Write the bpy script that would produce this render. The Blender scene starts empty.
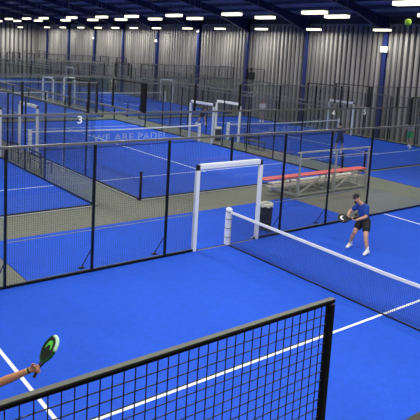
import bpy, bmesh, math, random
from mathutils import Vector, Matrix, Quaternion
random.seed(7)
SC = bpy.context.scene
COL = SC.collection
V = Vector
PI = math.pi

# ------------------------------------------------------------------ materials
def mat(name, col, rough=.5, metal=0., emit=None, es=0., noise=None, spec=None, bump=None):
    m = bpy.data.materials.new(name); m.use_nodes = True
    nt = m.node_tree; b = nt.nodes['Principled BSDF']
    b.inputs['Base Color'].default_value = (*col, 1)
    b.inputs['Roughness'].default_value = rough
    b.inputs['Metallic'].default_value = metal
    if spec is not None: b.inputs['Specular IOR Level'].default_value = spec
    if emit:
        b.inputs['Emission Color'].default_value = (*emit, 1)
        b.inputs['Emission Strength'].default_value = es
    if noise or bump:
        tc = nt.nodes.new('ShaderNodeTexCoord')
        def ntex(sc, det):
            n = nt.nodes.new('ShaderNodeTexNoise'); n.inputs['Scale'].default_value = sc; n.inputs['Detail'].default_value = det
            nt.links.new(tc.outputs['Object'], n.inputs['Vector']); return n
    if noise:
        last = None
        for (sc, amt) in noise:
            n = ntex(sc, 4)
            mr = nt.nodes.new('ShaderNodeMapRange')
            mr.inputs['From Min'].default_value = .3; mr.inputs['From Max'].default_value = .7
            mr.inputs['To Min'].default_value = 1-amt; mr.inputs['To Max'].default_value = 1+amt
            nt.links.new(n.outputs['Fac'], mr.inputs['Value'])
            if last is None: last = mr.outputs[0]
            else:
                mm = nt.nodes.new('ShaderNodeMath'); mm.operation = 'MULTIPLY'
                nt.links.new(last, mm.inputs[0]); nt.links.new(mr.outputs[0], mm.inputs[1]); last = mm.outputs[0]
        vm = nt.nodes.new('ShaderNodeVectorMath'); vm.operation = 'SCALE'
        vm.inputs[0].default_value = col
        nt.links.new(last, vm.inputs['Scale'])
        nt.links.new(vm.outputs[0], b.inputs['Base Color'])
    if bump:
        n = ntex(bump[0], 3); bp = nt.nodes.new('ShaderNodeBump')
        bp.inputs['Strength'].default_value = bump[1]; bp.inputs['Distance'].default_value = .01
        nt.links.new(n.outputs['Fac'], bp.inputs['Height']); nt.links.new(bp.outputs[0], b.inputs['Normal'])
    return m

def glass_mat(name, tint=(.93, .955, .95), refl=1.0):
    m = bpy.data.materials.new(name); m.use_nodes = True
    nt = m.node_tree; nt.nodes.clear()
    o = nt.nodes.new('ShaderNodeOutputMaterial'); mx = nt.nodes.new('ShaderNodeMixShader')
    t = nt.nodes.new('ShaderNodeBsdfTransparent'); t.inputs[0].default_value = (*tint, 1)
    g = nt.nodes.new('ShaderNodeBsdfGlossy'); g.inputs['Roughness'].default_value = .02; g.inputs[0].default_value = (refl, refl, refl, 1)
    lw = nt.nodes.new('ShaderNodeLayerWeight'); lw.inputs['Blend'].default_value = .5
    pw = nt.nodes.new('ShaderNodeMath'); pw.operation = 'POWER'; pw.inputs[1].default_value = 5
    f = nt.nodes.new('ShaderNodeMath'); f.operation = 'MULTIPLY_ADD'; f.inputs[1].default_value = .9; f.inputs[2].default_value = .03
    nt.links.new(lw.outputs['Facing'], pw.inputs[0]); nt.links.new(pw.outputs[0], f.inputs[0])
    nt.links.new(f.outputs[0], mx.inputs[0]); nt.links.new(t.outputs[0], mx.inputs[1]); nt.links.new(g.outputs[0], mx.inputs[2])
    nt.links.new(mx.outputs[0], o.inputs[0]); return m

def print_mat(name, col, a):
    m = bpy.data.materials.new(name); m.use_nodes = True
    nt = m.node_tree; b = nt.nodes['Principled BSDF']
    b.inputs['Base Color'].default_value = (*col, 1); b.inputs['Roughness'].default_value = .8
    b.inputs['Alpha'].default_value = a
    return m

M = {}
M['turf'] = mat('blue_turf', (.018, .084, .57), .8, noise=[(.5, .07), (6, .05), (45, .10)], spec=.12, bump=(90, .25))
M['floor'] = mat('concrete', (.165, .168, .138), .75, noise=[(.35, .1), (5, .08)], spec=.2)
M['line'] = mat('white_line', (.82, .86, .9), .75, noise=[(8, .05)])
M['kerb'] = mat('kerb', (.26, .28, .28), .7, noise=[(6, .1)])
M['black'] = mat('black_steel', (.004, .005, .007), .5, spec=.25)
M['rail'] = mat('rail_steel', (.17, .175, .17), .38, metal=.5)
M['nearrail_lit'] = mat('near_rail_lit_steel', (.12, .125, .105), .6, spec=.2)  # paler copy of the rail colour for its lamp-lit top
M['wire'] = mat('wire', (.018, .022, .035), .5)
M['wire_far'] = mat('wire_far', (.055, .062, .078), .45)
M['midrail'] = mat('midrail', (.22, .26, .34), .4)
M['glass'] = glass_mat('clear_glass')
M['white'] = mat('white_pad', (.80, .83, .86), .5)
M['white_cap'] = mat('joint_black', (.01, .01, .012), .4)
M['tape'] = mat('net_tape', (.85, .86, .86), .7)
M['netcord'] = mat('net_cord', (.02, .035, .12), .8)
M['print'] = print_mat('net_print', (.75, .85, 1.), .30)
M['digit'] = mat('digit_white', (.85, .88, .9), .5)
M['wall'] = mat('corrugated_steel', (.32, .305, .285), .5, metal=.2, noise=[(.6, .38)])
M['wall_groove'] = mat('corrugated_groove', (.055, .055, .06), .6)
for nd in M['wall'].node_tree.nodes:            # sheets differ a little in tone from rib to rib, along their whole height
    if nd.type == 'TEX_NOISE':
        mp = M['wall'].node_tree.nodes.new('ShaderNodeMapping'); mp.inputs['Scale'].default_value = (6, 6, .15)
        src = nd.inputs['Vector'].links[0].from_socket
        M['wall'].node_tree.links.new(src, mp.inputs[0]); M['wall'].node_tree.links.new(mp.outputs[0], nd.inputs['Vector'])
M['eave'] = mat('eave_panel', (.05, .055, .075), .6)
M['ledger'] = mat('ledger', (.22, .24, .3), .5)
M['roof'] = mat('roof_sheet', (.24, .26, .38), .6, noise=[(.5, .2)])
M['navy'] = mat('navy_steel', (.012, .022, .10), .5)
M['column'] = mat('blue_column_steel', (.010, .022, .13), .45)
M['purlin'] = mat('purlin_steel', (.10, .12, .22), .4)
M['lampbody'] = mat('lamp_body', (.35, .36, .36), .4, metal=.4)
M['lamp'] = mat('lamp_diffuser', (.9, .9, .8), .5, emit=(1., .97, .66), es=2.2)
M['cable'] = mat('cable', (.3, .31, .34), .6)
M['ebox'] = mat('emergency_box', (.75, .77, .75), .5, emit=(1, 1, .95), es=.5)
M['alu'] = mat('aluminium', (.56, .57, .54), .42, metal=.45)
M['seat_red'] = mat('red_plank', (.74, .12, .11), .5)
M['plank'] = mat('pale_plank', (.62, .60, .52), .5)
M['skin'] = mat('skin', (.62, .33, .23), .55)
M['skin2'] = mat('skin_far', (.50, .28, .20), .6)
M['tan'] = mat('skin_tan', (.60, .27, .13), .5)
M['tee_blue'] = mat('tee_blue', (.008, .052, .32), .8)
M['tee_navy'] = mat('tee_navy', (.012, .022, .10), .8)
M['tee_green'] = mat('tee_green', (.03, .36, .12), .8)
M['tee_white'] = mat('tee_white', (.72, .72, .70), .8)
M['tee_dark'] = mat('tee_dark', (.012, .014, .02), .8)
M['short_black'] = mat('short_black', (.006, .006, .008), .75)
M['short_navy'] = mat('short_navy', (.01, .016, .06), .8)
M['short_grey'] = mat('short_grey', (.3, .3, .32), .8)
M['shoe'] = mat('shoe_white', (.85, .86, .86), .6)
M['hair'] = mat('hair', (.02, .013, .01), .6)
M['cap'] = mat('cap_black', (.008, .008, .01), .7)
M['eye'] = mat('eye', (.02, .015, .012), .3)
M['eyewhite'] = mat('eye_white', (.8, .8, .78), .3)
M['yellow'] = mat('badge_yellow', (.8, .7, .2), .6)
M['lime'] = mat('lime', (.12, .75, .08), .5)
M['mint'] = mat('mint', (.55, .85, .62), .5)
M['racket'] = mat('racket_black', (.008, .012, .010), .35)
M['racket_dots'] = mat('racket_olive', (.018, .03, .012), .5)
M['grip'] = mat('grip', (.01, .01, .012), .8)
M['band'] = mat('wristband', (.04, .055, .02), .7)
M['ball'] = mat('ball_felt', (.42, .72, .03), .9, bump=(300, .5))
M['bag'] = mat('bin_bag', (.78, .78, .62), .45, bump=(14, .8))
M['bin'] = mat('bin_mesh', (.05, .055, .07), .4)

# ------------------------------------------------------------------ mesh builder
class MB:
    def __init__(s): s.v = []; s.f = []
    def hexa(s, pts):
        n = len(s.v); s.v += [tuple(p) for p in pts]
        s.f += [(n, n+3, n+2, n+1), (n+4, n+5, n+6, n+7), (n, n+1, n+5, n+4), (n+1, n+2, n+6, n+5), (n+2, n+3, n+7, n+6), (n+3, n, n+4, n+7)]
    def box(s, lo, hi):
        x0, y0, z0 = lo; x1, y1, z1 = hi
        s.hexa([(x0, y0, z0), (x1, y0, z0), (x1, y1, z0), (x0, y1, z0), (x0, y0, z1), (x1, y0, z1), (x1, y1, z1), (x0, y1, z1)])
    def bar(s, a, b, w, h=None):          # rectangular bar from a to b
        a = V(a); b = V(b); h = h or w
        d = (b-a).normalized(); up = V((0, 0, 1)) if abs(d.z) < .9 else V((0, 1, 0))
        x = d.cross(up).normalized()*w/2; y = x.cross(d).normalized()*h/2
        s.hexa([a-x-y, a+x-y, a+x+y, a-x+y, b-x-y, b+x-y, b+x+y, b-x+y])
    def tube(s, pts, r, n=10, cap=True):
        pts = [V(p) for p in pts]; rr = r if isinstance(r, (list, tuple)) else [r]*len(pts)
        base = len(s.v); ref = None
        for i, p in enumerate(pts):
            d = (pts[min(i+1, len(pts)-1)]-pts[max(i-1, 0)]).normalized()
            if ref is None: ref = d.cross(V((0, 0, 1)) if abs(d.z) < .9 else V((1, 0, 0))).normalized()
            x = (ref-d*ref.dot(d)).normalized(); y = d.cross(x); ref = x
            for k in range(n):
                a = 2*PI*k/n; s.v.append(tuple(p+(x*math.cos(a)+y*math.sin(a))*rr[i]))
        for i in range(len(pts)-1):
            for k in range(n):
                a = base+i*n+k; b = base+i*n+(k+1) % n
                s.f.append((a, b, b+n, a+n))
        if cap:
            s.f.append(tuple(base+k for k in range(n))[::-1]); s.f.append(tuple(base+(len(pts)-1)*n+k for k in range(n)))
    def sphere(s, c, r, nu=12, nv=8):
        c = V(c); r = V(r) if hasattr(r, '__len__') else V((r, r, r)); base = len(s.v)
        s.v.append(tuple(c-V((0, 0, r.z))))
        for j in range(1, nv):
            t = PI*j/nv-PI/2
            for k in range(nu):
                a = 2*PI*k/nu; s.v.append((c.x+r.x*math.cos(t)*math.cos(a), c.y+r.y*math.cos(t)*math.sin(a), c.z+r.z*math.sin(t)))
        s.v.append(tuple(c+V((0, 0, r.z)))); top = len(s.v)-1
        for k in range(nu):
            k2 = (k+1) % nu
            s.f.append((base, base+1+k2, base+1+k))
            for j in range(nv-2):
                a = base+1+j*nu
                s.f.append((a+k, a+k2, a+nu+k2, a+nu+k))
            a = base+1+(nv-2)*nu; s.f.append((a+k, a+k2, top))
    def prism(s, poly, z0, z1):
        n = len(poly); b = len(s.v)
        s.v += [(x, y, z0) for x, y in poly]+[(x, y, z1) for x, y in poly]
        s.f.append(tuple(range(b, b+n))[::-1]); s.f.append(tuple(range(b+n, b+2*n)))
        for k in range(n): s.f.append((b+k, b+(k+1) % n, b+n+(k+1) % n, b+n+k))
    def mesh(s, name, m, smooth=False):
        me = bpy.data.meshes.new(name); me.from_pydata(s.v, [], s.f); me.materials.append(m)
        if smooth:
            for p in me.polygons: p.use_smooth = True
        me.validate(); me.update(); return me
    def obj(s, name, m, parent=None, smooth=False, loc=None, bevel=0):
        me = s.mesh(name, m, smooth)
        if bevel:
            bm = bmesh.new(); bm.from_mesh(me)
            bmesh.ops.bevel(bm, geom=[e for e in bm.edges], offset=bevel, segments=2, affect='EDGES', profile=.5)
            bm.to_mesh(me); bm.free()
        return link(name, me, parent, loc)

def link(name, me, parent=None, loc=None):
    o = bpy.data.objects.new(name, me); COL.objects.link(o)
    if parent: o.parent = parent
    if loc is not None: o.location = loc
    return o

def thing(name, label, cat, loc=(0, 0, 0), rz=0, group=None):
    o = bpy.data.objects.new(name, None); COL.objects.link(o); o.empty_display_size = .2
    o.location = loc; o.rotation_euler = (0, 0, rz); o['label'] = label; o['category'] = cat
    if group: o['group'] = group
    return o
def tag(o, label, cat, group=None):
    o['label'] = label; o['category'] = cat
    if group: o['group'] = group
    return o
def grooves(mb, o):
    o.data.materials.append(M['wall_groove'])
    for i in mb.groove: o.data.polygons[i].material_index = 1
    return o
def struct(o): o['kind'] = 'structure'; return o

CACHE = {}
def part(name, key, build, m, parent, loc, rz=0):
    """a part whose mesh is shared with equal parts"""
    if key not in CACHE:
        mb = MB(); build(mb); CACHE[key] = mb.mesh(name, m)
    o = link(name, CACHE[key], parent, loc); o.rotation_euler = (0, 0, rz); return o

# ------------------------------------------------------------------ camera
cam = bpy.data.cameras.new('camera'); co = bpy.data.objects.new('camera', cam); COL.objects.link(co)
r_ = V((0.78702969, -0.61433477, 0.05636544)); u_ = V((0.04152233, 0.14390998, 0.98871928)); f_ = V((0.61551618, 0.775811, -0.13877004))
mw = Matrix((r_, u_, -f_)).transposed().to_4x4(); mw.translation = V((-10.1905, -11.8367, 5.1454))
co.matrix_world = mw
cam.sensor_width = 36; cam.lens = 598.776/420*36; cam.shift_y = -74.16/420; cam.clip_start = .05; cam.clip_end = 300
SC.camera = co

# ------------------------------------------------------------------ layout
XE, XW, YN, YS = 24.0, -20.0, 72.0, -18.0       # hall walls
EAVE = 7.6; RX = 2.0; PITCH = .20
def roofz(x): return 8.15+PITCH*((XE-x) if x > RX else (x-XW))
B0, B1 = 5.25, 25.25
C0, C1 = 27., 47.
D0, D1 = 48.9, 68.9

# ------------------------------------------------------------------ shell
mb = MB(); mb.box((XW-.3, YS-.3, -.2), (XE+.3, YN+.3, 0)); struct(mb.obj('floor', M['floor']))
def corrugated(p0, p1, z0, z1, flip, per=.34, dep=.06):
    """trapezoidal sheet from p0 to p1; ribs stand towards the left-hand normal * flip"""
    p0 = V((*p0, 0)); p1 = V((*p1, 0)); L = (p1-p0).length; d = (p1-p0).normalized(); n = V((-d.y, d.x, 0))*flip
    prof = []; k = int(L/per)
    for i in range(k):
        s = i*per
        prof += [(s, 0), (s+per*.34, 0), (s+per*.46, dep), (s+per*.88, dep)]
    prof.append((L, 0)); mb = MB()
    for s, q in prof:
        p = p0+d*s+n*q; mb.v.append((p.x, p.y, z0)); mb.v.append((p.x, p.y, z1))
    for i in range(len(prof)-1): mb.f.append((2*i, 2*i+2, 2*i+3, 2*i+1))
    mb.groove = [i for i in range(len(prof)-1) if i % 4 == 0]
    b = len(mb.v)                                   # outer skin gives the sheet its thickness
    for p in (p0, p1):
        q = p-n*.12; mb.v += [(q.x, q.y, z0), (q.x, q.y, z1)]
    mb.f.append((b, b+1, b+3, b+2)); mb.f.append((0, 1, b+1, b)); e = 2*(len(prof)-1); mb.f.append((e, b+2, b+3, e+1))
    return mb
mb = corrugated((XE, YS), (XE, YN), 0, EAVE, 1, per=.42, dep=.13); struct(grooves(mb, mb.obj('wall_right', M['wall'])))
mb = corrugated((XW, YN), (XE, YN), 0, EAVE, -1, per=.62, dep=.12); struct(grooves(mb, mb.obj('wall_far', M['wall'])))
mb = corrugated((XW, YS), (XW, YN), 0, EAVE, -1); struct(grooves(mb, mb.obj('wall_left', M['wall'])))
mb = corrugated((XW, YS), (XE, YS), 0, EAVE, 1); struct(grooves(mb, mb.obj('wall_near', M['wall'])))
# eaves band and gables
mb = MB(); mb.box((XE, YS, EAVE), (XE+.12, YN, 8.3)); struct(mb.obj('trim_1', M['eave']))
mb = MB(); mb.box((XW-.12, YS, EAVE), (XW, YN, 8.3)); struct(mb.obj('trim_2', M['eave']))
mb = MB(); mb.box((XE-.12, YS, EAVE-.06), (XE, YN, EAVE+.05)); struct(mb.obj('trim_3', M['ledger']))
mb = MB(); mb.box((XW, YN-.16, EAVE-.06), (XE-.12, YN-.0, EAVE+.05)); struct(mb.obj('trim_4', M['ledger']))
for i, (y, w) in enumerate(((YN, .12), (YS-.12, .12))):
    mb = MB(); n = 0
    poly = [(XW, EAVE), (XE, EAVE), (XE, roofz(XE)+.2), (RX, roofz(RX)+.2), (XW, roofz(XW)+.2)]
    mb.v = [(x, y, z) for x, z in poly]+[(x, y+w, z) for x, z in poly]
    mb.f = [(0, 1, 2, 3, 4), (9, 8, 7, 6, 5)]+[(k, (k+1) % 5, 5+(k+1) % 5, 5+k) for k in range(5)]
    struct(mb.obj('trim_%d' % (5+i), M['eave']))
mb = MB()
for xa, xb in ((XW-.12, RX), (RX, XE+.12)):
    za, zb = roofz(max(xa, XW)), roofz(min(xb, XE))
    za = roofz(RX) if xa == RX else roofz(XW); zb = roofz(RX) if xb == RX else roofz(XE)
    mb.hexa([(xa, YS-.12, za), (xb, YS-.12, zb), (xb, YN+.12, zb), (xa, YN+.12, za), (xa, YS-.12, za+.15), (xb, YS-.12, zb+.15), (xb, YN+.12, zb+.15), (xa, YN+.12, za+.15)])
struct(mb.obj('ceiling', M['roof']))
# purlins
x = XE-.9; n = 0
xs = []
while x > XW+.5: xs.append(x); x -= 1.55
for x in xs:
    if x < -8: continue
    mb = MB(); z = roofz(x); mb.box((x-.04, YS, z-.24), (x+.04, YN, z-.004))
    mb.box((x-.11, YS, z-.25), (x+.04, YN, z-.235))
    o = mb.obj('roof_purlin', M['purlin']); tag(o, 'long slim roof purlin running the length of the hall under the dark roof sheets', 'purlin', 'roof purlins')
# frames
COLY = [12.7, 19.75, 26.5, 33.4, 40.5, 47.4, 54.3, 61.5, 68.4, 5.6, -1.4, -8.4]
names = {12.7: 'blue steel wall column at the right, carrying a white box light', 19.75: 'bright blue steel wall column, second from the right',
 26.5: 'blue steel wall column behind the black loudspeaker', 33.4: 'dark navy wall column, fourth from the right', 40.5: 'dark navy wall column, fifth from the right',
 47.4: 'dark navy wall column, sixth from the right', 54.3: 'dark navy wall column, seventh from the right', 61.5: 'narrow dark wall column, eighth from the right', 68.4: 'narrow dark wall column next to the far corner of the hall',
 5.6: 'blue wall column just outside the right edge of the photo', -1.4: 'blue wall column south of the near court', -8.4: 'blue wall column nearest the near wall'}
ordn = {12.7: 'rightmost', 19.75: 'second from the right', 26.5: 'third from the right', 33.4: 'fourth from the right', 40.5: 'fifth from the right', 47.4: 'sixth from the right', 54.3: 'seventh from the right', 61.5: 'eighth from the right', 68.4: 'farthest', 5.6: 'just off the right edge', -1.4: 'beside the near court', -8.4: 'closest to the near wall'}
for y in COLY:
    t = thing('steel_column', names[y], 'column', (XE-.24, y, 0), 0, 'wall columns')
    mb = MB(); h = 7.7
    mb.box((-.16, -.14, 0), (-.135, .14, h)); mb.box((.135, -.14, 0), (.16, .14, h)); mb.box((-.135, -.012, 0), (.135, .012, h))
    mb.obj('shaft', M['column'], t)
    mb = MB(); mb.box((-.2, -.2, 0), (.2, .2, .03)); mb.obj('base_plate', M['column'], t)
    mb = MB()
    def web(x0, z0a, z0b, x1, z1a, z1b, w):
        mb.hexa([(x0, y-w, z0a), (x1, y-w, z1a), (x1, y+w, z1a), (x0, y+w, z0a), (x0, y-w, z0b), (x1, y-w, z1b), (x1, y+w, z1b), (x0, y+w, z0b)])
    za = roofz(XE-.05)-.27; zk = roofz(19.)-.27; zr = roofz(RX)-.27
    web(XE-.05, za-1.0, za, 20.5, roofz(20.5)-.27-.5, roofz(20.5)-.27, .012)
    web(20.5, roofz(20.5)-.77, roofz(20.5)-.27, RX, zr-.5, zr, .012)
    web(XE-.05, za-.02, za, RX, zr-.02, zr, .13)
    web(XE-.05, za-1.02, za-.98, 20.5, roofz(20.5)-.79, roofz(20.5)-.76, .13)
    web(20.5, roofz(20.5)-.79, roofz(20.5)-.76, RX, zr-.52, zr-.49, .13)
    web(RX, zr-.52, zr, -10., roofz(-10)-.79, roofz(-10)-.27, .12)
    o = mb.obj('roof_rafter', M['navy']); tag(o, 'dark navy haunched rafter springing from the wall column %s' % ordn[y], 'rafter', 'roof rafters')

# ------------------------------------------------------------------ turf
def turf(name, x0, x1, y0, y1, lines=()):
    mb = MB(); mb.box((x0, y0, 0), (x1, y1, .015)); o = struct(mb.obj(name, M['turf']))
    for (a, b, c, d) in lines:
        l = MB(); l.box((a, c, .0152), (b, d, .019)); l.obj('line_marking', M['line'], o)
    return o
w = .03
turf('court_turf', -10, 10, -10, 0, [(-6.95-w, -6.95+w, -9.97, -.03), (6.95-w, 6.95+w, -9.97, -.03), (-6.92, 6.92, -5-w, -5+w), (-7.2, -6.98, -5-w, -5+w), (6.98, 7.2, -5-w, -5+w)])
turf('apron_turf', -5.45, 5.5, .10, 3.1)
def long_court(x0, x1, y0):
    xm = (x0+x1)/2; y1 = y0+20; s = [y0+3.05, y0+16.95]
    return turf('court_turf', x0, x1, y0, y1, [(x0+.03, x1-.03, s[0]-w, s[0]+w), (x0+.03, x1-.03, s[1]-w, s[1]+w), (xm-w, xm+w, s[0]+w, s[1]-w), (xm-w, xm+w, s[0]-.2, s[0]-w), (xm-w, xm+w, s[1]+w, s[1]+.2)])
XB = {1: (-11.9, -1.32), 2: (.44, 10.55), 3: (12.6, 22.75)}
turf('apron_turf', 12.1, 23.4, -2, 5.12)
for k in (1, 2, 3): long_court(*XB[k], B0)
for k in (2, 3): long_court(*XB[k], C0)
for k in (2, 3): long_court(*XB[k], D0)

# ------------------------------------------------------------------ enclosures
CELL = .05
def b_panel(L, z0, z1, wr=.0026, cell=CELL):
    def f(mb):
        n = int(round(L/cell)); m = int(round((z1-z0)/cell))
        for i in range(n+1):
            x = L*i/n; mb.box((x-wr/2, -wr/2, z0), (x+wr/2, wr/2, z1))
        for j in range(m+1):
            z = z0+(z1-z0)*j/m; mb.box((0, wr/2, z-wr/2), (L, wr*1.5, z+wr/2))
    return f
def b_post(z0, z1, w, plate=True):
    def f(mb):
        mb.box((-w/2, -w/2, z0), (w/2, w/2, z1))
        if plate and z0 == 0: mb.box((-.09, -.07, 0), (.09, .07, .012))
    return f
def b_box(a, b):
    return lambda mb: mb.box(a, b)
def side_fence(o, rz, length, label, sgn=1, gates=True, mid=False, mesh_s=(4, 16), posts=(4, 6, 8, 12, 14, 16), upper=True, near=False):
    """local x runs along the fence, local +y * sgn is outside"""
    t = thing('side_fence', label, 'fence', o, rz, None)
    rail = M['rail']; pw = .05; oy = .045*sgn
    # base kerb rail
    for a, b in (((0, 9), (11, 20)) if gates else ((0, 20),)):
        part('base_rail', ('base', b-a, sgn), b_box((0, -.03, .016), (b-a, .03, .07)), M['black'], t, (a, oy*.9, 0))
        part('kerb', ('kerb', b-a, sgn), b_box((0, 0, .001), (b-a, .10*sgn, .03) if sgn > 0 else (b-a, .001, .03)) if sgn > 0 else b_box((0, -.10, .001), (b-a, 0, .03)), M['kerb'], t, (a, oy*1.8, 0))
    segs = [(mesh_s[0], 6), (6, 8), (8, 9), (11, 12), (12, 14), (14, mesh_s[1])]
    for a, b in segs:
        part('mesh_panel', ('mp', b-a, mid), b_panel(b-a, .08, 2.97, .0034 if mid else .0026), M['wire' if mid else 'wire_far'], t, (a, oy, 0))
    part('mesh_panel', ('mp2',), b_panel(2, 2.32, 2.97), M['wire'], t, (9, oy, 0))
    for s in posts:
        part('post', ('post', 3.0), b_post(0, 3.0, pw), M['black'], t, (s, oy, 0))
    part('post', ('stub', 2.3), b_post(2.32, 2.98, .045), M['black'], t, (10, oy, 0))
    part('top_rail', ('tr', 20), b_box((0, -.028, 2.965), (20, .028, 3.02)), rail, t, (0, oy, 0))
    if mid:
        for a, b in ((4, 9), (11, 16)):
            part('mid_rail', ('mid', b-a), b_box((0, -.008, .99), (b-a, .008, 1.004)), M['midrail'], t, (a, oy, 0))
        for s in (4, 6, 8, 12, 14, 16):
            part('brace', ('brace', sgn), lambda mb: (mb.bar((0, sgn*.03, .55), (-.12, sgn*.28, .035), .018), mb.box((-.18, sgn*.28-.05, .03), (-.06, sgn*.28+.05, .045))), M['black'], t, (s, oy, 0))
    for a in (0, 2, 16, 18):
        part('glass_pane', ('gp', 1.98), b_box((.01, -.006, .03), (1.985, .006, 2.96)), M['glass'], t, (a, oy*.3, 0))
        for zz in (.35, 1.6, 2.75):
            pass
    if upper:
        for a in (0, 18):
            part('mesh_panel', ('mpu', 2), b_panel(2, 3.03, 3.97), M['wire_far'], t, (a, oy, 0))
            part('upper_rail', ('ur', 2), b_box((0, -.018, 3.96), (2, .018, 3.995)), M['black'], t, (a, oy, 0))
        for s in (0.03, 2, 18, 19.97):
            part('upper_post', ('up', .06), b_post(3.02, 3.98, .06), M['black'], t, (s, oy, 0))
    return t
def end_wall(o, width, label, sgn=-1, rz=0, lintel=0., thick=(), ux=0.):
    t = thing('glass_end_wall', label, 'glass wall', o, rz, None)
    oy = .045*sgn; n = 5; d = width/n
    for i in range(n):
        part('glass_pane', ('gpe', round(d, 3)), b_box((.008, -.006, .03), (d-.008, .006, 2.96)), M['glass'], t, (i*d, oy*.3, 0))
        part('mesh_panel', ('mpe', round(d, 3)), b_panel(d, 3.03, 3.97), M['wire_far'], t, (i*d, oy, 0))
    for i in range(n+1):
        th = i in thick
        part('upper_post', ('upe', th, o[1] < 20), b_post(3.0, 3.99, .13 if th else (.055 if o[1] < 20 else .035)), M['black'], t, (i*d+ux, oy, 0))
        if i in (0, n): part('corner_stub', ('stub', 1), b_post(0, 1.0, .07), M['black'], t, (i*d, oy, 0))
    part('base_rail', ('eb', round(width, 3)), b_box((0, -.03, .016), (width, .03, .06)), M['black'], t, (0, oy*.9, 0))
    part('kerb', ('ek', round(width, 3), sgn), b_box((0, min(0, .1*sgn), .001), (width, max(0, .1*sgn), .03)), M['kerb'], t, (0, oy*1.8, 0))
    part('rail', ('er', round(width+lintel, 3)), b_box((0, -.03, 2.965), (width+lintel, .03, 3.03)), M['rail'], t, (0, oy, 0))
    part('upper_rail', ('eur', round(width, 3)), b_box((0, -.018, 3.965), (width, .018, 4.0)), M['rail'], t, (0, oy, 0))
    return t
def gate(o, rz, label):
    """white padded gate frame, 2.1 m opening along local x"""
    t = thing('gate_frame', label, 'gate frame', o, rz, 'white gate frames')
    for sx in (-1.09, 1.09):
        if 'gpst' not in CACHE:
            q = MB(); q.box((-.055, -.055, .0), (.055, .055, 2.14)); me = q.mesh('post', M['white'])
            bm = bmesh.new(); bm.from_mesh(me); bmesh.ops.bevel(bm, geom=[e for e in bm.edges], offset=.015, segments=2, affect='EDGES'); bm.to_mesh(me); bm.free(); CACHE['gpst'] = me
        link('post', CACHE['gpst'], t, (sx, 0, 0))
        part('joint', 'gjoint', b_box((-.04, -.04, 2.14), (.04, .04, 2.28)), M['white_cap'], t, (sx, 0, 0))
    if 'gbeam' not in CACHE:
        q = MB(); q.box((-1.04, -.06, 2.16), (1.04, .06, 2.30)); me = q.mesh('header', M['white'])
        bm = bmesh.new(); bm.from_mesh(me); bmesh.ops.bevel(bm, geom=[e for e in bm.edges], offset=.018, segments=2, affect='EDGES'); bm.to_mesh(me); bm.free(); CACHE['gbeam'] = me
    link('header', CACHE['gbeam'], t)
    return t
def b_net(L, h0, hc, wr, cell):
    def f(mb):
        n = int(L/cell); m = int(h0/cell)
        hh = lambda x: h0+(hc-h0)*(1-abs(2*x/L-1))
        for i in range(1, n):
            x = L*i/n; mb.box((x-wr/2, -wr/2, .03), (x+wr/2, wr/2, hh(x)-.02))
        for j in range(m+1):
            k = j/m
            for x0, x1 in ((0, L/2), (L/2, L)):
                z0 = .03+(hh(x0)-.05)*k; z1 = .03+(hh(x1)-.05)*k
                mb.hexa([(x0, wr/2, z0-wr/2), (x1, wr/2, z1-wr/2), (x1, wr*1.5, z1-wr/2), (x0, wr*1.5, z0-wr/2), (x0, wr/2, z0+wr/2), (x1, wr/2, z1+wr/2), (x1, wr*1.5, z1+wr/2), (x0, wr*1.5, z0+wr/2)])
    return f
def text_mesh(s, size, mat_, ext=.002, sx=1.0):
    cu = bpy.data.curves.new('letters', 'FONT'); cu.body = s; cu.size = size; cu.extrude = ext; cu.align_x = 'CENTER'; cu.offset = size*.012
    cu.space_character = 1.12
    ob = bpy.data.objects.new('letters', cu); COL.objects.link(ob)
    dg = bpy.context.evaluated_depsgraph_get(); me = bpy.data.meshes.new_from_object(ob.evaluated_get(dg))
    bpy.data.objects.remove(ob); bpy.data.curves.remove(cu)
    me.transform(Matrix.Diagonal((sx, 1, 1, 1)))
    me.materials.clear(); me.materials.append(mat_); return me
WAP = None
def net(o, rz, label, letters=False, wr=.0035, cell=.045):
    global WAP
    t = thing('court_net', label, 'net', o, rz, 'court nets'); L = 10.0
    part('netting', ('net', wr), b_net(L, .95, .88, wr, cell), M['netcord'], t, (0, 0, .012))
    def tp(mb):
        for x0, x1, z0, z1 in ((0.05, L/2, .96, .90), (L/2, L-.05, .90, .96)):
            mb.hexa([(x0, -.012, z0-.065), (x1, -.012, z1-.065), (x1, .012, z1-.065), (x0, .012, z0-.065), (x0, -.012, z0), (x1, -.012, z1), (x1, .012, z1), (x0, .012, z0)])
    part('tape', 'tape', tp, M['tape'], t, (0, 0, .012))
    part('bottom_cord', 'bcord', b_box((0.05, -.014, .02), (L-.05, .014, .045)), M['black'], t, (0, 0, 0))
    for x in (0, L):
        if 'npost' not in CACHE:
            q = MB(); q.box((-.085, -.07, .016), (.085, .07, 1.05)); me = q.mesh('post', M['white'])
            bm = bmesh.new(); bm.from_mesh(me); bmesh.ops.bevel(bm, geom=[e for e in bm.edges], offset=.03, segments=3, affect='EDGES'); bm.to_mesh(me); bm.free(); CACHE['npost'] = me
        po = link('post', CACHE['npost'], t, (x, 0, 0))
        for zz in (.25, .5, .75, .95): part('strap', 'nstrap', b_box((-.089, -.074, -.008), (.089, .074, .008)), M['rail'], po, (0, 0, zz))
    if letters:
        if WAP is None: WAP = text_mesh('WE ARE PADEL', .54, M['print'], sx=1.12)
        e = link('lettering', WAP, t, (L*.555, -.012, .30)); e.rotation_euler = (PI/2, 0, 0)
    return t

# near court
f0 = side_fence((-10, 0, 0), 0, 20, 'black mesh side fence behind the near net, glass at its right end', 1, mid=True)
gate((0, .045, 0), 0, 'large white gate frame in the mesh fence behind the near net post')
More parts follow.
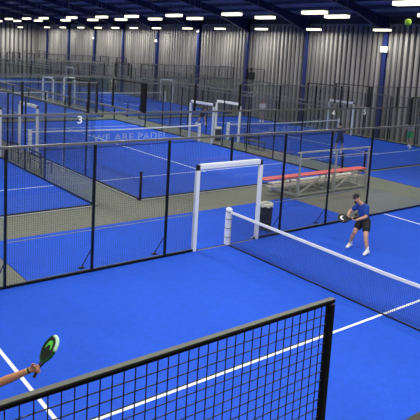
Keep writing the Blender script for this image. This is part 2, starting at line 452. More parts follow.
# near side: raised mesh panel close to the camera, then glass and mesh
t = thing('near_side_fence', 'dark framed wire mesh panel in the lower foreground, right in front of the camera', 'fence', (0, -10, 0))
q = MB(); b_panel(2.05, 3.0, 3.945, wr=.0038)(q); q.obj('mesh_panel', M['wire'], t, loc=(-10, -.028, 0))
q = MB(); q.box((-10.05, -.042, 3.966), (-7.918, -.014, 3.976)); q.obj('lit_top_face', M['nearrail_lit'], t, bevel=.002)  # overhead light on the rail's top, put into a paler strip
q = MB(); q.box((-10.05, -.041, 3.954), (-7.918, -.015, 3.9655)); q.obj('top_rail', M['black'], t)
q = MB(); q.box((-7.952, -.044, 0), (-7.920, -.012, 3.947)); q.obj('post', M['black'], t)
q = MB(); q.box((-10.05, -.04, 0), (-9.99, .01, 3.955)); q.obj('post', M['black'], t)
q = MB(); q.box((-9.99, -.04, 2.955), (-7.925, .01, 3.0)); q.obj('lower_rail', M['black'], t)
q = MB(); q.box((-7.875, -.04, 2.965), (-1.1, .012, 3.0)); q.obj('lower_rail', M['black'], t)
for a in (-9.98, -7.87):
    q = MB(); q.box((a, -.012, .03), (a+(2.04 if a < -9 else 1.86), 0, 2.95)); q.obj('glass_pane', M['glass'], t)
q = MB(); b_panel(4.8, .08, 2.96)(q); q.obj('mesh_panel', M['wire'], t, loc=(-5.95, -.02, 0))
for xx in (-5.98, -4, -2, -1.12):
    q = MB(); q.box((xx-.025, -.045, 0), (xx+.025, .005, 2.965)); q.obj('post', M['black'], t)
end_wall((10.0, -10.0, 0), 10.0, 'glass end wall closing the right end of the near court', -1, PI/2)
net((0, -10, 0), PI/2, 'long near net with white tape, crossing the near court from the big gate frame', wr=.0042, cell=.042)

def court(k, y0, lbl, letters=True, near=None):
    x0, x1 = XB[k]; W = x1-x0
    side_fence((x0, y0, 0), PI/2, 20, 'left side fence of %s' % lbl, 1)
    side_fence((x1, y0, 0), PI/2, 20, 'right side fence of %s' % lbl, -1)
    e = end_wall((x0, y0, 0), 10.55 if (k == 2 and y0 == B0) else W, 'near glass end wall of %s' % lbl, -1, lintel=(1.72 if k == 1 else 1.6) if k in (1, 2) and y0 == B0 else 0, thick=(0,) if k == 2 and y0 == B0 else (), ux=-.28 if k == 1 else 0)
    end_wall((x0, y0+20, 0), W, 'far glass end wall of %s' % lbl, 1)
    for x, s, side in ((x0, -1, 'left'), (x1, 1, 'right')):
        gate((x+s*.045, y0+10, 0), PI/2, 'white gate frame on the %s side of %s' % (side, lbl))
    net((x0+.05, y0+10, 0), 0, 'white taped net across %s' % lbl, letters)
    return e
e1 = court(1, B0, 'the court marked 3 at the left')
e2 = court(2, B0, 'the court marked 4 in the middle')
e3 = court(3, B0, 'the court marked 5 beside the corrugated wall')
court(2, C0, 'the second row court behind court 4', False)
court(3, C0, 'the second row court beside the corrugated wall', False)
court(2, D0, 'the farthest row court away from the wall', False)
court(3, D0, 'the farthest row court in the hall corner', False)
for s, e, x in (('3', e1, -1.88), ('4', e2, 10.08), ('5', e2, 12.25)):
    me = text_mesh(s, .33, M['digit'], .004, 1.2); d = link('number_sign', me, e, (x-e.location.x, -.06, 2.715)); d.rotation_euler = (PI/2, 0, 0)
    d['label'] = 'white numeral %s on the glass' % s

# ------------------------------------------------------------------ loudspeaker
t = thing('loudspeaker', 'small black loudspeaker on the upper mesh corner, before the third wall column', 'loudspeaker', (23.42, 25.5, 3.04))
q = MB(); q.box((-.26, -.2, .0), (.26, .2, .62)); q.obj('cabinet', M['cap'], t, bevel=.03)
q = MB(); q.tube([(0, 0, .62), (0, 0, .72)], .05); q.sphere((0, 0, .86), (.13, .13, .16)); q.obj('horn', M['cap'], t, smooth=True)
q = MB(); q.tube([(-.0, -.2, .3), (0, -.215, .3)], .17, 20); q.obj('cone', M['racket'], t)

# ------------------------------------------------------------------ bins
def bin_(loc, label, s=1.0):
    t = thing('waste_bin', label, 'bin', loc)
    r, h = .185*s, .80*s
    q = MB(); n = 28
    for i in range(n):
        a = 2*PI*i/n; x, y = r*math.cos(a), r*math.sin(a)
        q.bar((x*.93, y*.93, .03), (x, y, h-.03), .016*s, .006)
    for z in (.04, .3*s, .55*s, h-.04):
        q.tube([(r*.99*math.cos(2*PI*i/24), r*.99*math.sin(2*PI*i/24), z) for i in range(25)], .007, 6)
    bk = q.obj('basket', M['bin'], t)
    q = MB(); q.tube([(0, 0, .0), (0, 0, .03)], r*.93, 24); q.obj('base', M['bin'], t)
    q = MB(); q.tube([(0, 0, .035), (0, 0, h-.05)], [r*.88, r*.95], 24, cap=False); q.obj('liner', M['cap'], t)
    q = MB(); pts = []
    N = 30
    for j, (rr, z) in enumerate(((.90, h-.10), (.93, h), (1.0, h+.025), (1.09, h-.005), (1.10, h-.075))):
        for i in range(N):
            a = 2*PI*i/N; wv = 1+.03*math.sin(5*a+j)+.02*math.sin(9*a)
            q.v.append((r*rr*wv*math.cos(a), r*rr*wv*math.sin(a), z+(.02*math.sin(7*a) if j == 4 else 0)))
    for j in range(4):
        for i in range(N):
            a = j*N+i; b = j*N+(i+1) % N; q.f.append((a, b, b+N, a+N))
    q.obj('bag_rim', M['bag'], bk, smooth=True)
    return t
bin_((1.92, .56, .015), 'black wire waste bin with a pale bag folded over its rim, behind the big gate')
bin_((11.78, 15.1, 0), 'small waste bin in the walkway between courts 4 and 5')

# ------------------------------------------------------------------ benches in the walkways
def bench(loc, rz, label, L=1.2):
    t = thing('bench', label, 'bench', loc, rz, 'walkway benches')
    q = MB()
    for y in (-.16, 0, .16): q.box((-L/2, y-.06, .42), (L/2, y+.06, .45))
    q.obj('seat', M['bin'], t)
    q = MB(); q.box((-L/2, .23, .62), (L/2, .25, .72)); q.box((-L/2, .24, .78), (L/2, .26, .86)); q.obj('backrest', M['bin'], t)
    for sx in (-L/2+.08, L/2-.08):
        q = MB(); q.tube([(sx, -.2, 0), (sx, -.2, .42), (sx, .22, .42)], .02, 8); q.tube([(sx, .22, 0), (sx, .22, .42), (sx, .27, .86)], .02, 8); q.obj('leg', M['black'], t)
bench((-.75, 10.9, 0), PI/2, 'dark slatted bench in the walkway beside court 3, the nearer one', 1.3)
bench((-.75, 13.2, 0), PI/2, 'dark slatted bench in the walkway beside court 3, the farther one', 1.0)
bench((11.95, 12.1, 0), PI/2, 'dark slatted bench in the walkway between courts 4 and 5', 1.3)

# ------------------------------------------------------------------ bleacher
t = thing('bleacher', 'small aluminium bleacher with a red top bench, standing behind the near court', 'bleacher', (3.9, 3.0, 0))
FX = (1.95, 3.95, 5.95)
for x in FX:
    q = MB()
    q.bar((x, .0, .03), (x, 1.35, .03), .06); q.bar((x, .03, .06), (x, .03, .74), .07)
    q.bar((x, .42, .06), (x, .42, .70), .05); q.bar((x, .85, .06), (x, .85, .40), .05); q.bar((x, 1.3, .06), (x, 1.3, .16), .05)
    q.bar((x, .03, .70), (x, .45, .70), .05); q.bar((x, .45, .41), (x, .9, .41), .05); q.bar((x, .45, .68), (x, 1.3, .12), .045)
    q.obj('frame', M['alu'], t)
for a, b in ((1.95, 3.95), (3.95, 5.95)):
    q = MB(); q.bar((a, .05, .09), (a+(b-a)*.62, .05, .66), .06); q.obj('diagonal_brace', M['alu'], t)
q = MB(); q.bar((1.95, .05, .12), (.85, .3, .40), .05); q.obj('diagonal_brace', M['alu'], t)
q = MB(); q.bar((1.95, .03, .085), (5.95, .03, .085), .05); q.obj('cross_bar', M['alu'], t)
q = MB(); q.box((.7, .18, .44), (6.0, .44, .485)); q.obj('foot_plank', M['plank'], t, bevel=.006)
q = MB(); q.box((1.25, .62, .43), (6.0, .88, .47)); q.obj('seat_plank', M['plank'], t, bevel=.006)
q = MB(); q.box((1.7, 1.05, .17), (6.0, 1.3, .21)); q.obj('foot_plank', M['plank'], t, bevel=.006)
q = MB(); q.box((.35, .08, .755), (6.05, .26, .80)); q.obj('seat_plank', M['seat_red'], t, bevel=.006)
q = MB(); q.box((.45, .28, .755), (6.05, .46, .80)); q.obj('seat_plank', M['seat_red'], t, bevel=.006)
for x in FX:
    q = MB(); q.box((x-.03, -.04, .04), (x+.03, .0, 1.67)); q.obj('rail_post', M['alu'], t)
q = MB(); q.bar((1.8, -.02, 1.69), (6.1, -.02, 1.69), .05); q.obj('handrail', M['alu'], t)
q = MB(); q.bar((1.9, .02, 1.44), (6.0, .02, 1.44), .03); q.obj('handrail', M['alu'], t)

# ------------------------------------------------------------------ hanging lamps
def proj_px(x, y, z):
    d = V((x, y, z))-V((-10.1905, -11.8367, 5.1454)); k = d.dot(f_); return 210+598.776*d.dot(r_)/k, 135.84-598.776*d.dot(u_)/k, k
LZ = 7.0
rowW = [(19.9, y) for y in (59.5, 54.9, 50.2, 46.1, 42.4, 38.8, 34.8, 30.0, 25.6, 20.8, 15.7, 10.3, 5.6, .9)]
rowM = [(10.6, y) for y in (54.5, 49.5, 44.4, 39.4, 33.8, 29.1, 24.9, 20.6, 16.4, 10.5, 5.9, 1.2)]
rowN = [(8.6, y) for y in (50, 45.5, 41, 36.9, 33.4, 28.4, 23.9, 20.1, 15.6, 10.7, 5.4)]
rowS = [(6.3, -.7)]
off = [(-1.6, y) for y in (-12, -7, -2, 3, 8, 13, 18)]+[(-3.6, y) for y in (-9.5, -4.5, .5, 5.5, 10.5)]+[(-13, y) for y in (-10, -3, 4, 11, 20, 30, 42)]+[(7, -6.), (7, -12), (13, -4), (13, -11), (2., -5.), (2, -11), (-8, -4), (-8, -9.5), (-6, 2)]
lampW = 150.
lamp_meshes = {}
def lamp(x, y, label, pw=1.):
    k = 1.083 if 18 < x < 20 else 1.
    x, y, LZ = -10.19+(x+10.19)*k, -11.84+(y+11.84)*k, 5.145+(7-5.145)*k
    t = thing('strip_light', label, 'light', (x, y, LZ), 0, 'hanging strip lights')
    def hb(mb): mb.box((-.15, -.6, .06), (.15, .6, .13)); mb.box((-.17, -.62, .05), (-.15, .62, .12)); mb.box((.15, -.62, .05), (.17, .62, .12)); mb.box((-.15, -.62, .05), (.15, -.6, .12)); mb.box((-.15, .6, .05), (.15, .62, .12))
    hs = part('housing', 'lh', hb, M['lampbody'], t, (0, 0, 0))
    def db(mb):
        for i in range(5): mb.box((-.145, -.6+i*.242, -.075), (.145, -.6+i*.242+.228, .06))
    part('diffuser', 'ld', db, M['lamp'], hs, (0, 0, 0))
    zr = roofz(x)-LZ-.004
    for sy in (-.55, .55):
        q = MB(); q.tube([(0, sy, .13), (0, sy, zr)], .008, 5); q.obj('cable', M['cable'], t)
    if random.random() < .5:
        q = MB(); a = random.uniform(-.5, .5)
        q.tube([(0, .3, .13), (.1, .35, .25), (.16, .3+a*.3, .6), (.05, .3+a*.8, .95), (0, .3+a, zr)], .014, 6); q.obj('flex', M['cable'], t)
    ld = bpy.data.lights.new('lamp_light', 'AREA'); ld.shape = 'RECTANGLE'; ld.size = .3; ld.size_y = 1.2
    ld.energy = lampW*pw; ld.color = (1., .985, .90); lo = bpy.data.objects.new('lamp_light', ld); COL.objects.link(lo)
    lo.parent = t; lo.location = (0, 0, -.085)
def ordl(i):
    W_ = ['', 'second', 'third', 'fourth', 'fifth', 'sixth', 'seventh', 'eighth', 'ninth', 'tenth', 'eleventh', 'twelfth', 'thirteenth', 'fourteenth', 'fifteenth']
    return W_[i]
for pts, nm in ((rowW, 'the low row nearest the corrugated wall'), (rowM, 'the middle row'), (rowN, 'the highest looking row'), (rowS, 'the near right corner')):
    vis = [p for p in sorted(pts, key=lambda p: p[1]) if proj_px(*p, LZ)[0] < 428]
    for p in pts:
        if p in vis:
            i = vis.index(p)
            lamp(*p, ('rightmost glowing strip light of %s' % nm) if i == 0 else 'glowing strip light, %s from the right in %s' % (ordl(i), nm), 1.6 if x > 15 else 1.)
        else: lamp(*p, 'strip light of %s, beyond the right edge' % nm)
for i, p in enumerate(off): lamp(*p, 'hanging strip light over the near side of the hall, out of the picture', .82)

for x, y, lb in ((20.2, 69.2, 'added strip light brightening the far end wall, nearest the hall corner'), (16.6, 69.2, 'added strip light brightening the far end wall, left of the hall corner one'), (13, 69.2, 'added unseen strip light brightening the far end wall, just beyond the left edge')):  # extra lamps put in to brighten the far end wall
    lamp(x, y, lb, 2.)
# emergency lights on columns
for y, z, s, lb in ((12.7, 5.95, 1.5, 'white emergency light box on the right wall column'), (33.4, 7.0, .9, 'small white light near the top of the fourth wall column'),
                 (40.5, 5.95, 1., 'small white light halfway up the fifth wall column'), (54.3, 6.0, .9, 'small white light on the seventh wall column')):
    t = thing('emergency_light', lb, 'light', (XE-.44, y, z))
    q = MB(); q.box((-.04, -.17*s, -.13*s), (.04, .17*s, .13*s)); q.obj('housing', M['ebox'], t, bevel=.012)
    q = MB(); q.box((-.075, -.12*s, -.09*s), (-.04, .12*s, .05*s)); q.obj('lens', M['ebox'], t)

# ------------------------------------------------------------------ ball
q = MB(); q.sphere((0, 0, 0), .036, 24, 16)
ball = q.obj('padel_ball', M['ball'], None, smooth=True, loc=(-4.45, -7.94, 5.585)); tag(ball, 'yellow green padel ball in the air below the roof, upper right', 'ball')
q = MB(); q.tube([(math.cos(a)*.0365, math.sin(a)*.0365*math.cos(.9*math.sin(2*a)), .0365*math.sin(.9*math.sin(2*a))) for a in [2*PI*i/40 for i in range(41)]], .0012, 5)
q.obj('seam', M['line'], ball)

# ------------------------------------------------------------------ people
def remeshed(name, mb, m, vox, parent=None, smooth=6, clean=True):
    me = mb.mesh(name+'_raw', m); o = bpy.data.objects.new(name+'_raw', me); COL.objects.link(o)
    r = o.modifiers.new('r', 'REMESH'); r.mode = 'VOXEL'; r.voxel_size = vox; r.use_smooth_shade = True
    s = o.modifiers.new('s', 'SMOOTH'); s.iterations = smooth; s.factor = .5
    dg = bpy.context.evaluated_depsgraph_get(); dg.update()
    out = bpy.data.meshes.new_from_object(o.evaluated_get(dg)); out.name = name
    out.materials.clear(); out.materials.append(m)
    for p in out.polygons: p.use_smooth = True
    bpy.data.objects.remove(o); bpy.data.meshes.remove(me)
    return link(name, out, parent)
def cap(mb, a, b, ra, rb, n=14):
    a = V(a); b = V(b); mb.sphere(a, ra, n, 8); mb.sphere(b, rb, n, 8); mb.tube([a, b], [ra, rb], n)
def ell(mb, c, r, q=None, n=16):
    k = len(mb.v); mb.sphere((0, 0, 0), r, n, 10)
    for i in range(k, len(mb.v)):
        p = V(mb.v[i])
        if q: p = q @ p
        mb.v[i] = tuple(p+V(c))
def hand(mb, w, d, n, s=1., curl=.9, fr=.0085, side=1):
    """palm from wrist w along d; n = palm normal (fingers curl towards n); side = which way the thumb leaves"""
    w = V(w); d = V(d).normalized(); n = (V(n)-d*V(n).dot(d)).normalized(); x = d.cross(n).normalized()*side
    ell_pts = [(0.0, .024), (.045, .030), (.08, .032)]
    for t_, r_x in ell_pts:
        c = w+d*t_*s
        for o_ in (-1, -.33, .33, 1): mb.sphere(c+x*o_*r_x*.8*s, .0135*s, 8, 6)
    mb.hexa([w-x*.022*s-n*.012*s, w+x*.022*s-n*.012*s, w+x*.022*s+n*.012*s, w-x*.022*s+n*.012*s,
             w+d*.085*s-x*.034*s-n*.011*s, w+d*.085*s+x*.034*s-n*.011*s, w+d*.085*s+x*.034*s+n*.011*s, w+d*.085*s-x*.034*s+n*.011*s])
    for k, (o_, L) in enumerate(((-.9, .068), (-.3, .078), (.3, .074), (.9, .060))):
        p = w+d*.082*s+x*(-o_)*.031*s; a = 0; r = fr*s
        for j, f in enumerate((.45, .32, .23)):
            a += curl*(.75 if j == 0 else 1.0); dd = d*math.cos(a)+n*math.sin(a)
            p2 = p+dd*L*f*1.15*s; cap(mb, p, p2, r, r*.92, 8); p = p2; r *= .92
    p = w+d*.025*s+x*.026*s; dd = (d*.6+x*.75+n*.35).normalized()
    p2 = p+dd*.04*s; cap(mb, p, p2, .0125*s, .0105*s, 8); dd = (d*.85+x*.1+n*.65).normalized(); p3 = p2+dd*.032*s; cap(mb, p2, p3, .0105*s, .0085*s, 8)

def person(label, J, look, vox, skin, tee, shorts, shoe=None, cap_m=None, hair=None, long_sock=True, faces=True, build=1., handspec=None, extra=None, group=None):
    """J: world joint positions.  look: direction the head faces"""
    base = V(((J['ankL'][0]+J['ankR'][0])/2, (J['ankL'][1]+J['ankR'][1])/2, .015))
    j = {k: V(v)-base for k, v in J.items()}
    look = V(look).normalized(); k = build
    zc = V((0, 0, 1)); hup = (j['head']-j['neck']); hup = (hup.normalized()*.6+zc*.6).normalized()
    hup = (hup-look*hup.dot(look)*.6).normalized(); rt = look.cross(hup).normalized(); hf = hup.cross(rt).normalized()
    Q = Matrix((rt, hf, hup)).transposed().to_quaternion()
    mb = MB(); h = j['head']
    ell(mb, h+hup*.03, (.078, .096, .085), Q); ell(mb, h-hup*.045+hf*.018, (.060, .070, .070), Q)          # skull, jaw
    ell(mb, h-hup*.095+hf*.055, (.03, .025, .02), Q)
    cap(mb, h-hup*.01+hf*.098, h-hup*.032+hf*.112, .010, .013, 8)                                           # nose
    for s in (-1, 1):
        ell(mb, h-hup*.01+rt*s*.080-hf*.008, (.012, .022, .032), Q)
    mid = (j['shL']+j['shR'])/2; cap(mb, h-hup*.05-hf*.01, mid+(h-mid)*.12, .055, .062)
    hipm = (j['hipL']+j['hipR'])/2
    sx = (j['shL']-j['shR']).normalized(); sp = (mid-hipm).normalized(); fr = sp.cross(sx).normalized()
    Qt = Matrix((sx, fr*1., sp)).transposed().to_quaternion() if fr.length > 0 else None
    Lt = (mid-hipm).length
    torso = [(.93, .155, .085), (.80, .175, .105), (.62, .165, .108), (.42, .148, .10), (.22, .152, .10), (.04, .165, .108)]
    def tor(m_, add, lo=0., hi=1.1):
        for f, a, b in torso:
            if lo <= f <= hi: ell(m_, hipm+(mid-hipm)*f, ((a+add)*k, (b+add)*k, .10+add), Qt)
    tor(mb, 0)
    for s in 'LR':
        sh, el, wr, hp, kn, an, to = (j[a+s] for a in ('sh', 'el', 'wr', 'hip', 'knee', 'ank', 'toe'))
        cap(mb, mid+(sh-mid)*.35, sh, .06*k, .062*k); cap(mb, sh, el, .055*k, .041*k)
        cap(mb, el, el+(wr-el)*.35, .042*k, .041*k); cap(mb, el+(wr-el)*.35, wr, .041*k, .026*k)
        cap(mb, hipm+(hp-hipm)*.8, hp, .095*k, .092*k); cap(mb, hp, kn, .088*k, .058*k)
        m1 = kn+(an-kn)*.32-fr*.012; cap(mb, kn, m1, .056*k, .058*k); cap(mb, m1, an, .057*k, .036*k)
        cap(mb, an, to, .036, .028); 
        if handspec and s in handspec: hd = handspec[s]; hand(mb, wr, hd[0], hd[1], hd[2], hd[3], side=hd[4] if len(hd) > 4 else 1, fr=.0088 if vox < .008 else .0105)
        else:
            hand(mb, wr, (wr-el), fr, 1.0, .6, fr=.0105)
    body = remeshed('person', mb, skin, vox, smooth=3); body.location = base
    tag(body, label, 'person', group)
    # clothes
    mb = MB(); tor(mb, .016, .0, 1.)
    for s in 'LR':
        cap(mb, mid+(j['sh'+s]-mid)*.4, j['sh'+s], .078*k, .074*k); cap(mb, j['sh'+s], j['sh'+s]+(j['el'+s]-j['sh'+s])*.62, .074*k, .064*k)
    remeshed('t_shirt', mb, tee, max(vox*1.2, .012), body, 4)
    mb = MB(); tor(mb, .026, 0, .23)
    for s in 'LR':
        hp, kn = j['hip'+s], j['knee'+s]; cap(mb, hipm+(hp-hipm)*.8, hp, .118*k, .118*k); cap(mb, hp, hp+(kn-hp)*.52, .115*k, .102*k)
    sh_ = remeshed('shorts', mb, shorts, max(vox*1.2, .012), body, 4)
    if shoe:
        for s in 'LR':
            an, to, kn = j['ank'+s], j['toe'+s], j['knee'+s]
            mb = MB(); d = (to-an); d.z = 0; d = d.normalized() if d.length > .01 else hf
            sole = min(to.z, an.z-.07)
            heel = an-d*.045; heel.z = an.z-.045
            cap(mb, heel, an+d*.06+V((0, 0, -.03)), .052, .052); cap(mb, an+d*.06+V((0, 0, -.03)), to, .053, .042); cap(mb, an, an+V((0, 0, -.02)), .052, .052)
            remeshed('shoe', mb, shoe, max(vox, .010), body, 3)
            mb = MB(); mb.tube([an+(kn-an)*.0, an+(kn-an)*.30], [.043, .047], 14); mb.obj('sock', shoe, body, True)
    if cap_m:
        mb = MB(); ell(mb, h+hup*.055-hf*.004, (.087, .104, .078), Q); ell(mb, h+hup*.055+hf*.12, (.068, .075, .012), Q)
        remeshed('cap', mb, cap_m, max(vox, .008), body, 3)
    if hair:
        mb = MB(); ell(mb, h+hup*.048-hf*.022, (.086, .092, .082), Q); ell(mb, h-hup*.02-hf*.045, (.076, .058, .07), Q)
        remeshed('hair', mb, hair, max(vox, .010), body, 3)
    if faces:
        for s in (-1, 1):
            mb = MB(); ell(mb, h+hup*.008+hf*.083+rt*s*.031, (.013, .010, .009), Q, 10); ey = mb.obj('eye', M['eyewhite'], body, True)
            mb = MB(); ell(mb, h+hup*.008+hf*.092+rt*s*.031, (.006, .004, .006), Q, 8); mb.obj('pupil', M['eye'], ey, True)
            mb = MB(); mb.bar(h+hup*.03+hf*.093+rt*s*.018, h+hup*.028+hf*.085+rt*s*.046, .007, .006); mb.obj('eyebrow', M['hair'], body)
        mb = MB(); ell(mb, h-hup*.062+hf*.083, (.024, .008, .007), Q, 10); mb.obj('lips', M['seat_red'] if False else mat('lips', (.45, .16, .13), .5), body, True)
    return body, j, base

# main player behind the net
JA = dict(head=(2.93, -1.88, 1.425), neck=(3.03, -1.93, 1.30), shL=(3.06, -2.14, 1.215), shR=(3.14, -1.84, 1.21), elL=(2.98, -2.20, .975), wrL=(2.735, -2.07, .885),
          elR=(2.97, -1.66, 1.00), wrR=(2.76, -1.78, .985), hipL=(3.10, -2.14, .80), hipR=(3.16, -1.93, .80), kneeL=(2.89, -2.32, .475), kneeR=(2.90, -1.93, .47),
          ankL=(2.88, -2.42, .105), ankR=(2.97, -1.76, .105), toeL=(2.68, -2.47, .055), toeR=(2.77, -1.83, .055))
pa, j, b = person('player in blue t-shirt, black cap and black shorts, crouching ready behind the near net', JA, (-.95, -.25, -.18), .012, M['skin'], M['tee_blue'], M['short_black'], M['shoe'], M['cap'], build=1.06,
   handspec={'L': ((-.75, .55, .05), (-.2, .3, 1), 1.05, 1.0), 'R': ((-.75, -.35, -.25), (.2, -.6, -.6), 1.05, .8)})
mb = MB(); mb.box((-.03, -.003, -.02), (.03, .003, .02)); lg = mb.obj('badge', M['yellow'], pa)
lg.location = V((2.975, -2.30, .63))-b; lg.rotation_euler = (.2, 0, -.7)
mb = MB(); q0 = V((-.95, -.25, -.18)).normalized(); hh_ = j['head']
for kx, kz, rr in ((.070, -.085, .034), (.055, -.100, .034), (.03, -.10, .045)): mb.sphere(hh_+q0*kx+V((0, 0, kz)), rr, 12, 8)
remeshed('beard', mb, M['hair'], .008, pa, 3)

def racket(loc, Q, label, face, mark, rim, det=True, fcol=None, sc=1.):
    """blade in the local xz plane, grip along -z"""
    t = thing('padel_racket', label, 'racket', loc); t.rotation_mode = 'QUATERNION'; t.rotation_quaternion = Q; t.scale = (sc, sc, sc)
    def outline(sc, n=40):
        pts = []
        for i in range(n):
            a = 2*PI*i/n; x = .128*sc*math.cos(a); z = .155+.145*sc*math.sin(a)
            if math.sin(a) < 0: x *= 1-.22*(-math.sin(a))**2
            pts.append((x, z))
        return pts
    def slab(poly, y0, y1):
        mb = MB(); mb.prism(poly, y0, y1); mb.v = [(x, z, y) for x, y, z in mb.v]; mb.v = [(a, b, c) for a, b, c in mb.v]
        return mb
    mb = slab(outline(.93), -.017, .017); bl = mb.obj('blade', face, t)
    o = outline(1.0); mb = MB(); mb.tube([(x, 0, z) for x, z in o]+[(o[0][0], 0, o[0][1])], .019, 8, cap=False); r = mb.obj('frame', fcol or M['racket'], t, True)
    mb = MB()
    seg = [(x, 0, z) for x, z in o[:12]]; mb.tube(seg, .0215, 8); mb.obj('frame_stripe', rim, r, True)
    mb = MB(); mb.tube([(.055, 0, .03), (.022, 0, -.03), (0, 0, -.06)], .012, 8); mb.tube([(-.055, 0, .03), (-.022, 0, -.03), (0, 0, -.06)], .012, 8); mb.obj('throat', M['racket'], t, True)
    mb = MB(); mb.tube([(0, 0, -.05), (0, 0, -.165)], .0165, 12); mb.tube([(0, 0, -.165), (0, 0, -.175)], .02, 12); mb.obj('grip', M['grip'], t)
    for sy in (-1, 1):      # emblem: open tapering arch on each face
        mb = MB(); n = 16; pts_o = []; pts_i = []
        for i in range(n+1):
            a = PI*(-.05+1.12*i/n); wid = .040*math.sin(PI*min(1, i/n*.9+.1))**.5+.004
            ro = .078; pts_o.append((ro*math.cos(a)*.85, .165+ro*math.sin(a)*1.1)); ri = ro-wid*.85; pts_i.append((ri*math.cos(a)*.85+.0, .158+ri*math.sin(a)*1.0))
        for i in range(n):
            q4 = [pts_o[i], pts_o[i+1], pts_i[i+1], pts_i[i]]
            ya, yb = (.0172*sy, .0185*sy)
            mb.hexa([(p[0], ya, p[1]) for p in q4]+[(p[0], yb, p[1]) for p in q4])
        mb.obj('emblem', mark, bl)
    if det:
        mb = MB()
        for ix in range(-4, 5):
            for iz in range(-3, 4):
                x, z = ix*.019, .10+iz*.019
                if (x/.09)**2+((z-.10)/.06)**2 < 1: mb.tube([(x, -.0178, z), (x, .0178, z)], .0045, 6)
        mb.obj('holes', M['racket_dots'], bl)
    return t
def q_from(zax, yax):
    z = V(zax).normalized(); y = V(yax); y = (y-z*y.dot(z)).normalized(); x = y.cross(z)
    return Matrix((x, y, z)).transposed().to_quaternion()
wl = V((2.735, -2.07, .885)); hd = V((-.75, .55, .05)).normalized()
cgrip = wl+hd*.10+V((0, 0, .02)); zax = V((-.78, .50, .06)).normalized()
racket(tuple(cgrip+zax*.10), q_from(zax, (-.35, -.55, .75)), 'black padel racket with a white mark, held by the player in the blue t-shirt', M['racket'], M['eyewhite'], M['racket'], False)

# near player: only the reaching arm is inside the picture
JN = dict(head=(-8.62, -5.45, 1.66), neck=(-8.60, -5.50, 1.50), shL=(-8.78, -5.30, 1.40), shR=(-8.42, -5.66, 1.42), elR=(-8.165, -5.955, 1.57), wrR=(-7.908, -6.138, 1.726),
          elL=(-8.70, -5.10, 1.15), wrL=(-8.50, -5.05, .98), hipL=(-8.80, -5.38, .92), hipR=(-8.66, -5.52, .92), kneeL=(-8.72, -5.20, .50), kneeR=(-8.50, -5.62, .50),
          ankL=(-8.86, -5.18, .105), ankR=(-8.58, -5.70, .105), toeL=(-8.68, -5.14, .055), toeR=(-8.40, -5.68, .055))
hdn = V((-7.847, -6.182, 1.752))-V((-7.925, -6.125, 1.722))
zr = (V((-7.709, -6.218, 1.95))-V((-7.832, -6.198, 1.745))).normalized()
pn, j2, b2 = person('person at the left edge, only a bare forearm holding a green-black racket showing', JN, (.9, -.3, .1), .0055, M['tan'], M['tee_white'], M['short_black'], M['shoe'], None, M['hair'],
   handspec={'R': (hdn, (-.35, -.85, .1), 1.12, 1.3, -1)}, build=1.12)
wr = j2['wrR']; el = j2['elR']; dd = (el-wr).normalized()
mb = MB(); mb.tube([wr+dd*-.004, wr+dd*.018], .034, 16); mb.obj('wristband', M['band'], pn, True)
mb = MB(); mb.tube([wr+dd*.024, wr+dd*.031], .033, 16); mb.obj('bracelet', M['yellow'], pn, True)
grip = V((-7.832, -6.198, 1.745))
vw = V((.36, .82, -.46)).normalized(); zr = (r_*.476+u_*.88); zr = (zr-vw*zr.dot(vw)).normalized(); rg = vw.cross(zr).normalized()
hc = V((-7.832, -6.195, 1.754))
racket(tuple(hc+zr*.062), q_from(zr, vw*.50+rg*.866), 'black padel racket with lime mark and mint rim in the hand at the left', M['racket'], M['lime'], M['mint'], fcol=mat('racket_green_rim', (.01, .09, .03), .35), sc=.94)

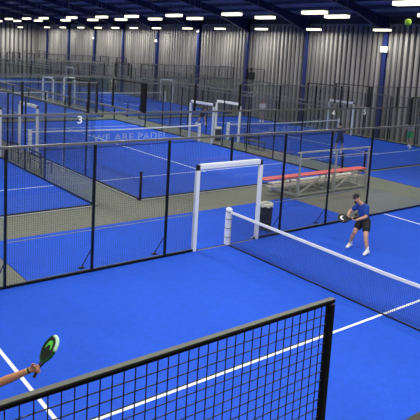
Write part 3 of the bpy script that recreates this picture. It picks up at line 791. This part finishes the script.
def simple(base, face, pose, label, tee, shorts, skin=None, shoe=None, hair=None, s=1., capm=None, group=None):
    """standing/striding player: pose gives (legL, legR, armL, armR) offsets in the body frame: x forward, y left, z up"""
    f = V((face[0], face[1], 0)).normalized(); l = V((-f.y, f.x, 0)); B = V((*base, 0))
    def P(x, y, z): return tuple(B+f*x*s+l*y*s+V((0, 0, z*s)))
    J = dict(head=P(.10+pose.get('lean', 0), 0, 1.62), neck=P(.04+pose.get('lean', 0)*.8, 0, 1.46), shL=P(.03+pose.get('lean', 0)*.7, .17, 1.38), shR=P(.03+pose.get('lean', 0)*.7, -.17, 1.38), hipL=P(0, .09, .90), hipR=P(0, -.09, .90),
             kneeL=P(*pose['kL']), kneeR=P(*pose['kR']), ankL=P(*pose['aL']), ankR=P(*pose['aR']), elL=P(*pose['eL']), wrL=P(*pose['wL']), elR=P(*pose['eR']), wrR=P(*pose['wR']))
    for q_ in 'LR':
        a = V(J['ank'+q_]); J['toe'+q_] = tuple(a+f*.15*s+V((0, 0, -.05*s)))
    return person(label, J, (f.x, f.y, -.05), .018, skin or M['skin2'], tee, shorts, shoe or M['shoe'], capm, hair or M['hair'], faces=False)
stand = dict(kL=(.05, .10, .5), kR=(.05, -.10, .5), aL=(0, .11, .10), aR=(0, -.11, .10), eL=(.0, .26, 1.12), wL=(.16, .2, .95), eR=(0, -.26, 1.12), wR=(.16, -.2, .95))
stride = dict(kL=(.10, .18, .5), kR=(-.02, -.14, .5), aL=(-.12, .36, .10), aR=(.10, -.16, .10), eL=(.05, .30, 1.16), wL=(.22, .28, 1.02), eR=(.05, -.30, 1.16), wR=(.28, -.22, 1.05), lean=.06)
lunge = dict(kL=(.22, .14, .52), kR=(-.15, -.14, .48), aL=(.28, .18, .10), aR=(-.38, -.16, .14), eL=(.22, .28, 1.10), wL=(.42, .2, 1.18), eR=(.16, -.28, 1.10), wR=(.40, -.25, 1.0), lean=.16)
simple((15.55, 9.15), (.35, 1), stride, 'player in navy t-shirt and dark shorts with legs apart on court 5', M['tee_navy'], M['short_navy'], hair=M['cap'])
simple((21.9, 9.0), (-.9, -.2), lunge, 'player in grey t-shirt and green shorts stepping forward at the right side of court 5', M['short_grey'], M['tee_green'])
simple((21.3, 21.6), (-.4, -1), stand, 'player in white t-shirt standing in the far half of court 5', M['tee_white'], M['short_grey'])
simple((15.2, 21.2), (.8, -.6), lunge, 'player in black clothes bending in the far half of court 5', M['tee_dark'], M['short_black'])
simple((22.9, 47.95), (-.4, -1), stand, 'distant person in pale clothes standing between the far courts', M['tee_white'], M['tee_white'])

# ------------------------------------------------------------------ world / view
wd = bpy.data.worlds.new('world'); SC.world = wd; wd.use_nodes = True
wd.node_tree.nodes['Background'].inputs[0].default_value = (.05, .06, .08, 1); wd.node_tree.nodes['Background'].inputs[1].default_value = .3
SC.view_settings.view_transform = 'Standard'; SC.view_settings.look = 'None'; SC.view_settings.gamma = 1; SC.view_settings.use_curve_mapping = False
SC.view_settings.exposure = 0.0
SC.cycles.transparent_max_bounces = 48
